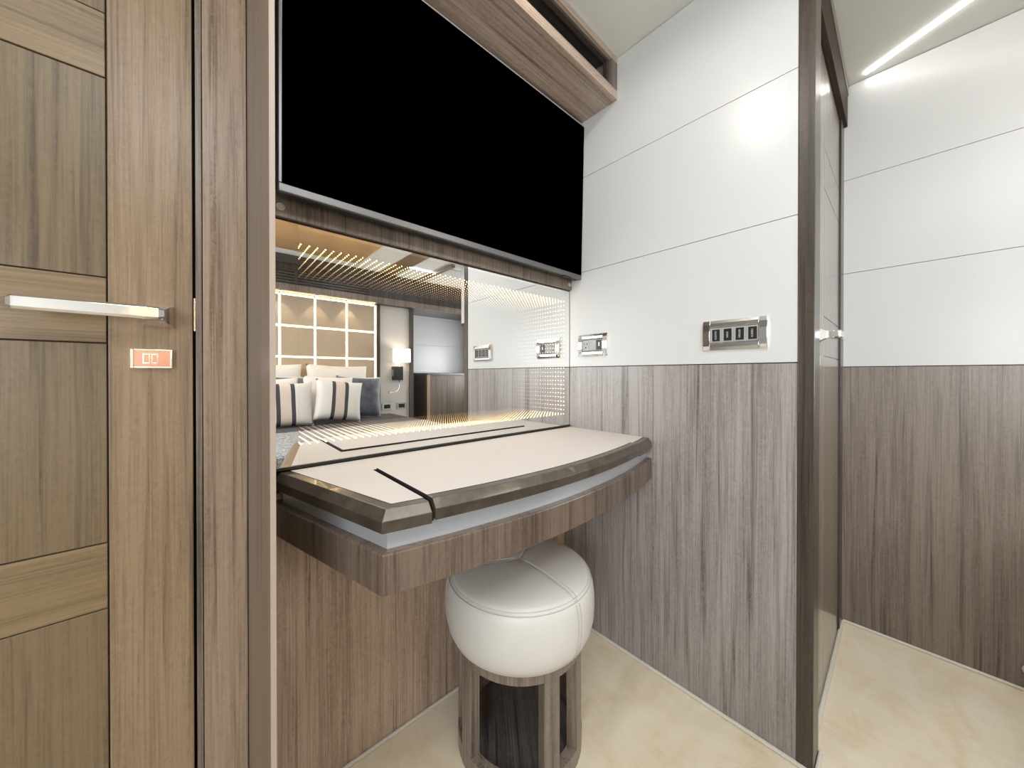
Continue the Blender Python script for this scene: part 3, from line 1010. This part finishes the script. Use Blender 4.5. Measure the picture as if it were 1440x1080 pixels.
def cushion(name, label, group, w, h, t, loc, rx, ry=0.0, rz=0.0, mat=M_LINEN, n=18, cat='pillow'):
    bm_ = BM()
    front, back = {}, {}
    for i in range(n + 1):
        for k in range(n + 1):
            u, v2 = -1 + 2 * i / n, -1 + 2 * k / n
            pin = 1 - 0.06 * (1 - v2 * v2) * abs(u) ** 3
            piv = 1 - 0.06 * (1 - u * u) * abs(v2) ** 3
            x, z = u * w / 2 * pin, v2 * h / 2 * piv
            th = t / 2 * (max(0, 1 - u ** 4) * max(0, 1 - v2 ** 4)) ** 0.55 * (1 + 0.06 * math.sin(5 * u + 3 * v2 + w * 9))
            edge = i in (0, n) or k in (0, n)
            front[i, k] = bm_.verts.new((x, th, z))
            back[i, k] = front[i, k] if edge else bm_.verts.new((x, -th, z))
    for i in range(n):
        for k in range(n):
            bm_.faces.new((front[i, k], front[i + 1, k], front[i + 1, k + 1], front[i, k + 1]))
            f = (back[i, k], back[i, k + 1], back[i + 1, k + 1], back[i + 1, k])
            if len(set(f)) > 2:
                try:
                    bm_.faces.new(f)
                except ValueError:
                    pass
    o_ = obj(name, bm_, mat, None, smooth=True)
    o_.location = loc
    o_.rotation_euler = (rx, ry, rz)
    from mathutils import Euler
    R_ = Euler((rx, ry, rz)).to_matrix()
    o_.location.z = BZ + 0.002 - min((R_ @ q.co).z for q in o_.data.vertices)
    return tag(o_, label, cat, group)


LEAN = math.radians(12)
cushion('pillow', 'white pillow against the headboard, left of its pair', 'white pillows on the bed', 0.62, 0.54, 0.13, (0.395, -1.985, 0), LEAN)
cushion('pillow', 'white pillow against the headboard, nearest the lamp', 'white pillows on the bed', 0.57, 0.53, 0.13, (1.015, -1.985, 0), LEAN, 0.03)
cushion('cushion', 'slate velvet cushion behind the left striped cushion', 'velvet cushions on the bed', 0.44, 0.42, 0.09, (0.52, -1.845, 0), LEAN, 0.05, mat=M_VELVET, cat='cushion')
cushion('cushion', 'slate velvet cushion nearest the bedside lamp', 'velvet cushions on the bed', 0.42, 0.41, 0.10, (1.165, -1.835, 0), LEAN, 0.05, 0.10, mat=M_VELVET, cat='cushion')
cushion('pillow', 'white pillow behind the left striped cushion', 'white pillows on the bed', 0.40, 0.40, 0.08, (0.43, -1.715, 0), LEAN, -0.03)
cushion('pillow', 'white pillow behind the right striped cushion', 'white pillows on the bed', 0.42, 0.41, 0.08, (0.86, -1.715, 0), LEAN, 0.05)
cushion('cushion', 'striped linen cushion left of its twin', 'striped cushions on the bed', 0.40, 0.37, 0.10, (0.505, -1.58, 0), LEAN, 0.0, mat=M_STRIPE, cat='cushion')
cushion('cushion', 'striped linen cushion leaning beside the velvet cushion', 'striped cushions on the bed', 0.39, 0.36, 0.11, (0.905, -1.57, 0), LEAN, 0.12, 0.0, mat=M_STRIPE, cat='cushion')

# ------------------------------------------------------------------ bedside lamp and sockets
lp = thing('wall_lamp', 'bedside wall lamp with white drum shade and reading arm, seen in the mirror', 'lamp', (1.668, -2.11, 0.975))
bx('body', (-0.055, 0.055, 0.0002, 0.060, -0.078, 0.078), M_BLKPL, lp, 0.002, label='dark lamp body')
bm = BM()
tube(bm, [(0.018, 0.035, 0.079), (0.018, 0.035, 0.125)], 0.005, 8)
obj('stem', bm, M_CHROME, lp)
bm = BM()
arc_block(bm, 0.094, 0.097, 0, 2 * PI * 0.9999, 0.125, 0.275, 40, (0.018, 0.100))
obj('shade', bm, M_SHADE, lp, smooth=False, label='white drum shade')
pl = bpy.data.lights.new('lamp_bulb', 'POINT')
pl.energy = 1.6
pl.color = (1.0, 0.84, 0.64)
pl.shadow_soft_size = 0.02
po = bpy.data.objects.new('lamp_bulb', pl)
COL.objects.link(po)
po.parent = lp
po.location = (0.018, 0.100, 0.20)
bm = BM()
path = [(0.012, 0.045, -0.078), (0.013, 0.05, -0.12), (0.008, 0.056, -0.16), (-0.010, 0.064, -0.19), (-0.04, 0.075, -0.207), (-0.075, 0.085, -0.212)]
tube(bm, path, 0.005, 8)
arm = obj('reading_arm', bm, M_CHROME, lp, smooth=True)
bm = BM()
tube(bm, [(-0.074, 0.085, -0.212), (-0.13, 0.100, -0.214)], 0.009, 10)
obj('reading_head', bm, M_SATIN, arm)
bx('lamp_switch', (-0.0565, -0.0555, 0.015, 0.045, -0.03, 0.04), M_SATIN, lp)

for x, lb in ((1.556, 'bedside socket plate nearest the bed'), (1.727, 'bedside socket plate farther from the bed')):
    t = thing('bedside_socket', 'dark chrome ' + lb, 'socket', (x, -2.11, 0.645 - 0.045), 0, 'sockets under the bedside lamp')
    bx('plate', (-0.056, 0.056, 0.0002, 0.008, -0.038, 0.038), M_SATIN, t, 0.002)
    bx('insert', (-0.036, 0.036, 0.0081, 0.0100, -0.022, 0.022), M_BLKPL, t, 0.001)

# ------------------------------------------------------------------ side cabinet and overhead locker by the hull
sc = thing('side_cabinet', 'brown wooden cabinet below the white panels beside the bed', 'cabinet', (2.05, -2.485, 0.0))
bx('carcass', (0.0, 0.79, 0.0, 0.385, 0.0, 0.955), M_SIDE_Z, sc, 0.001)
bx('top', (-0.004, 0.79, 0.0, 0.400, 0.956, 0.978), M_DARK_X, sc, 0.002)
bx('corner_post', (-0.006, 0.035, 0.3852, 0.402, 0.0, 0.955), M_STILE_Z, sc, 0.001)
bx('door', (0.038, 0.275, 0.3852, 0.400, 0.04, 0.935), M_SIDE_Z, sc, 0.001)
bx('door', (0.278, 0.52, 0.3852, 0.400, 0.04, 0.935), M_SIDE_Z, sc, 0.001)
bx('door', (0.523, 0.78, 0.3852, 0.400, 0.04, 0.935), M_SIDE_Z, sc, 0.001)
ol_ = thing('overhead_locker', 'white overhead locker with dark base near the hull, seen in the mirror', 'locker', (2.02, -1.30, 1.465))
bx('carcass', (0.002, 0.82, 0.002, 0.70, 0.0265, 0.604), M_WHITE, ol_, 0.001)
bx('door', (-0.002, 0.0015, 0.001, 0.70, 0.32, 0.603), M_WHITE, ol_)
bx('door', (-0.002, 0.0015, 0.001, 0.70, 0.027, 0.317), M_WHITE, ol_)
bx('bottom_board', (-0.003, 0.82, 0.0, 0.70, 0.0, 0.026), M_DARK_X, ol_, 0.001)
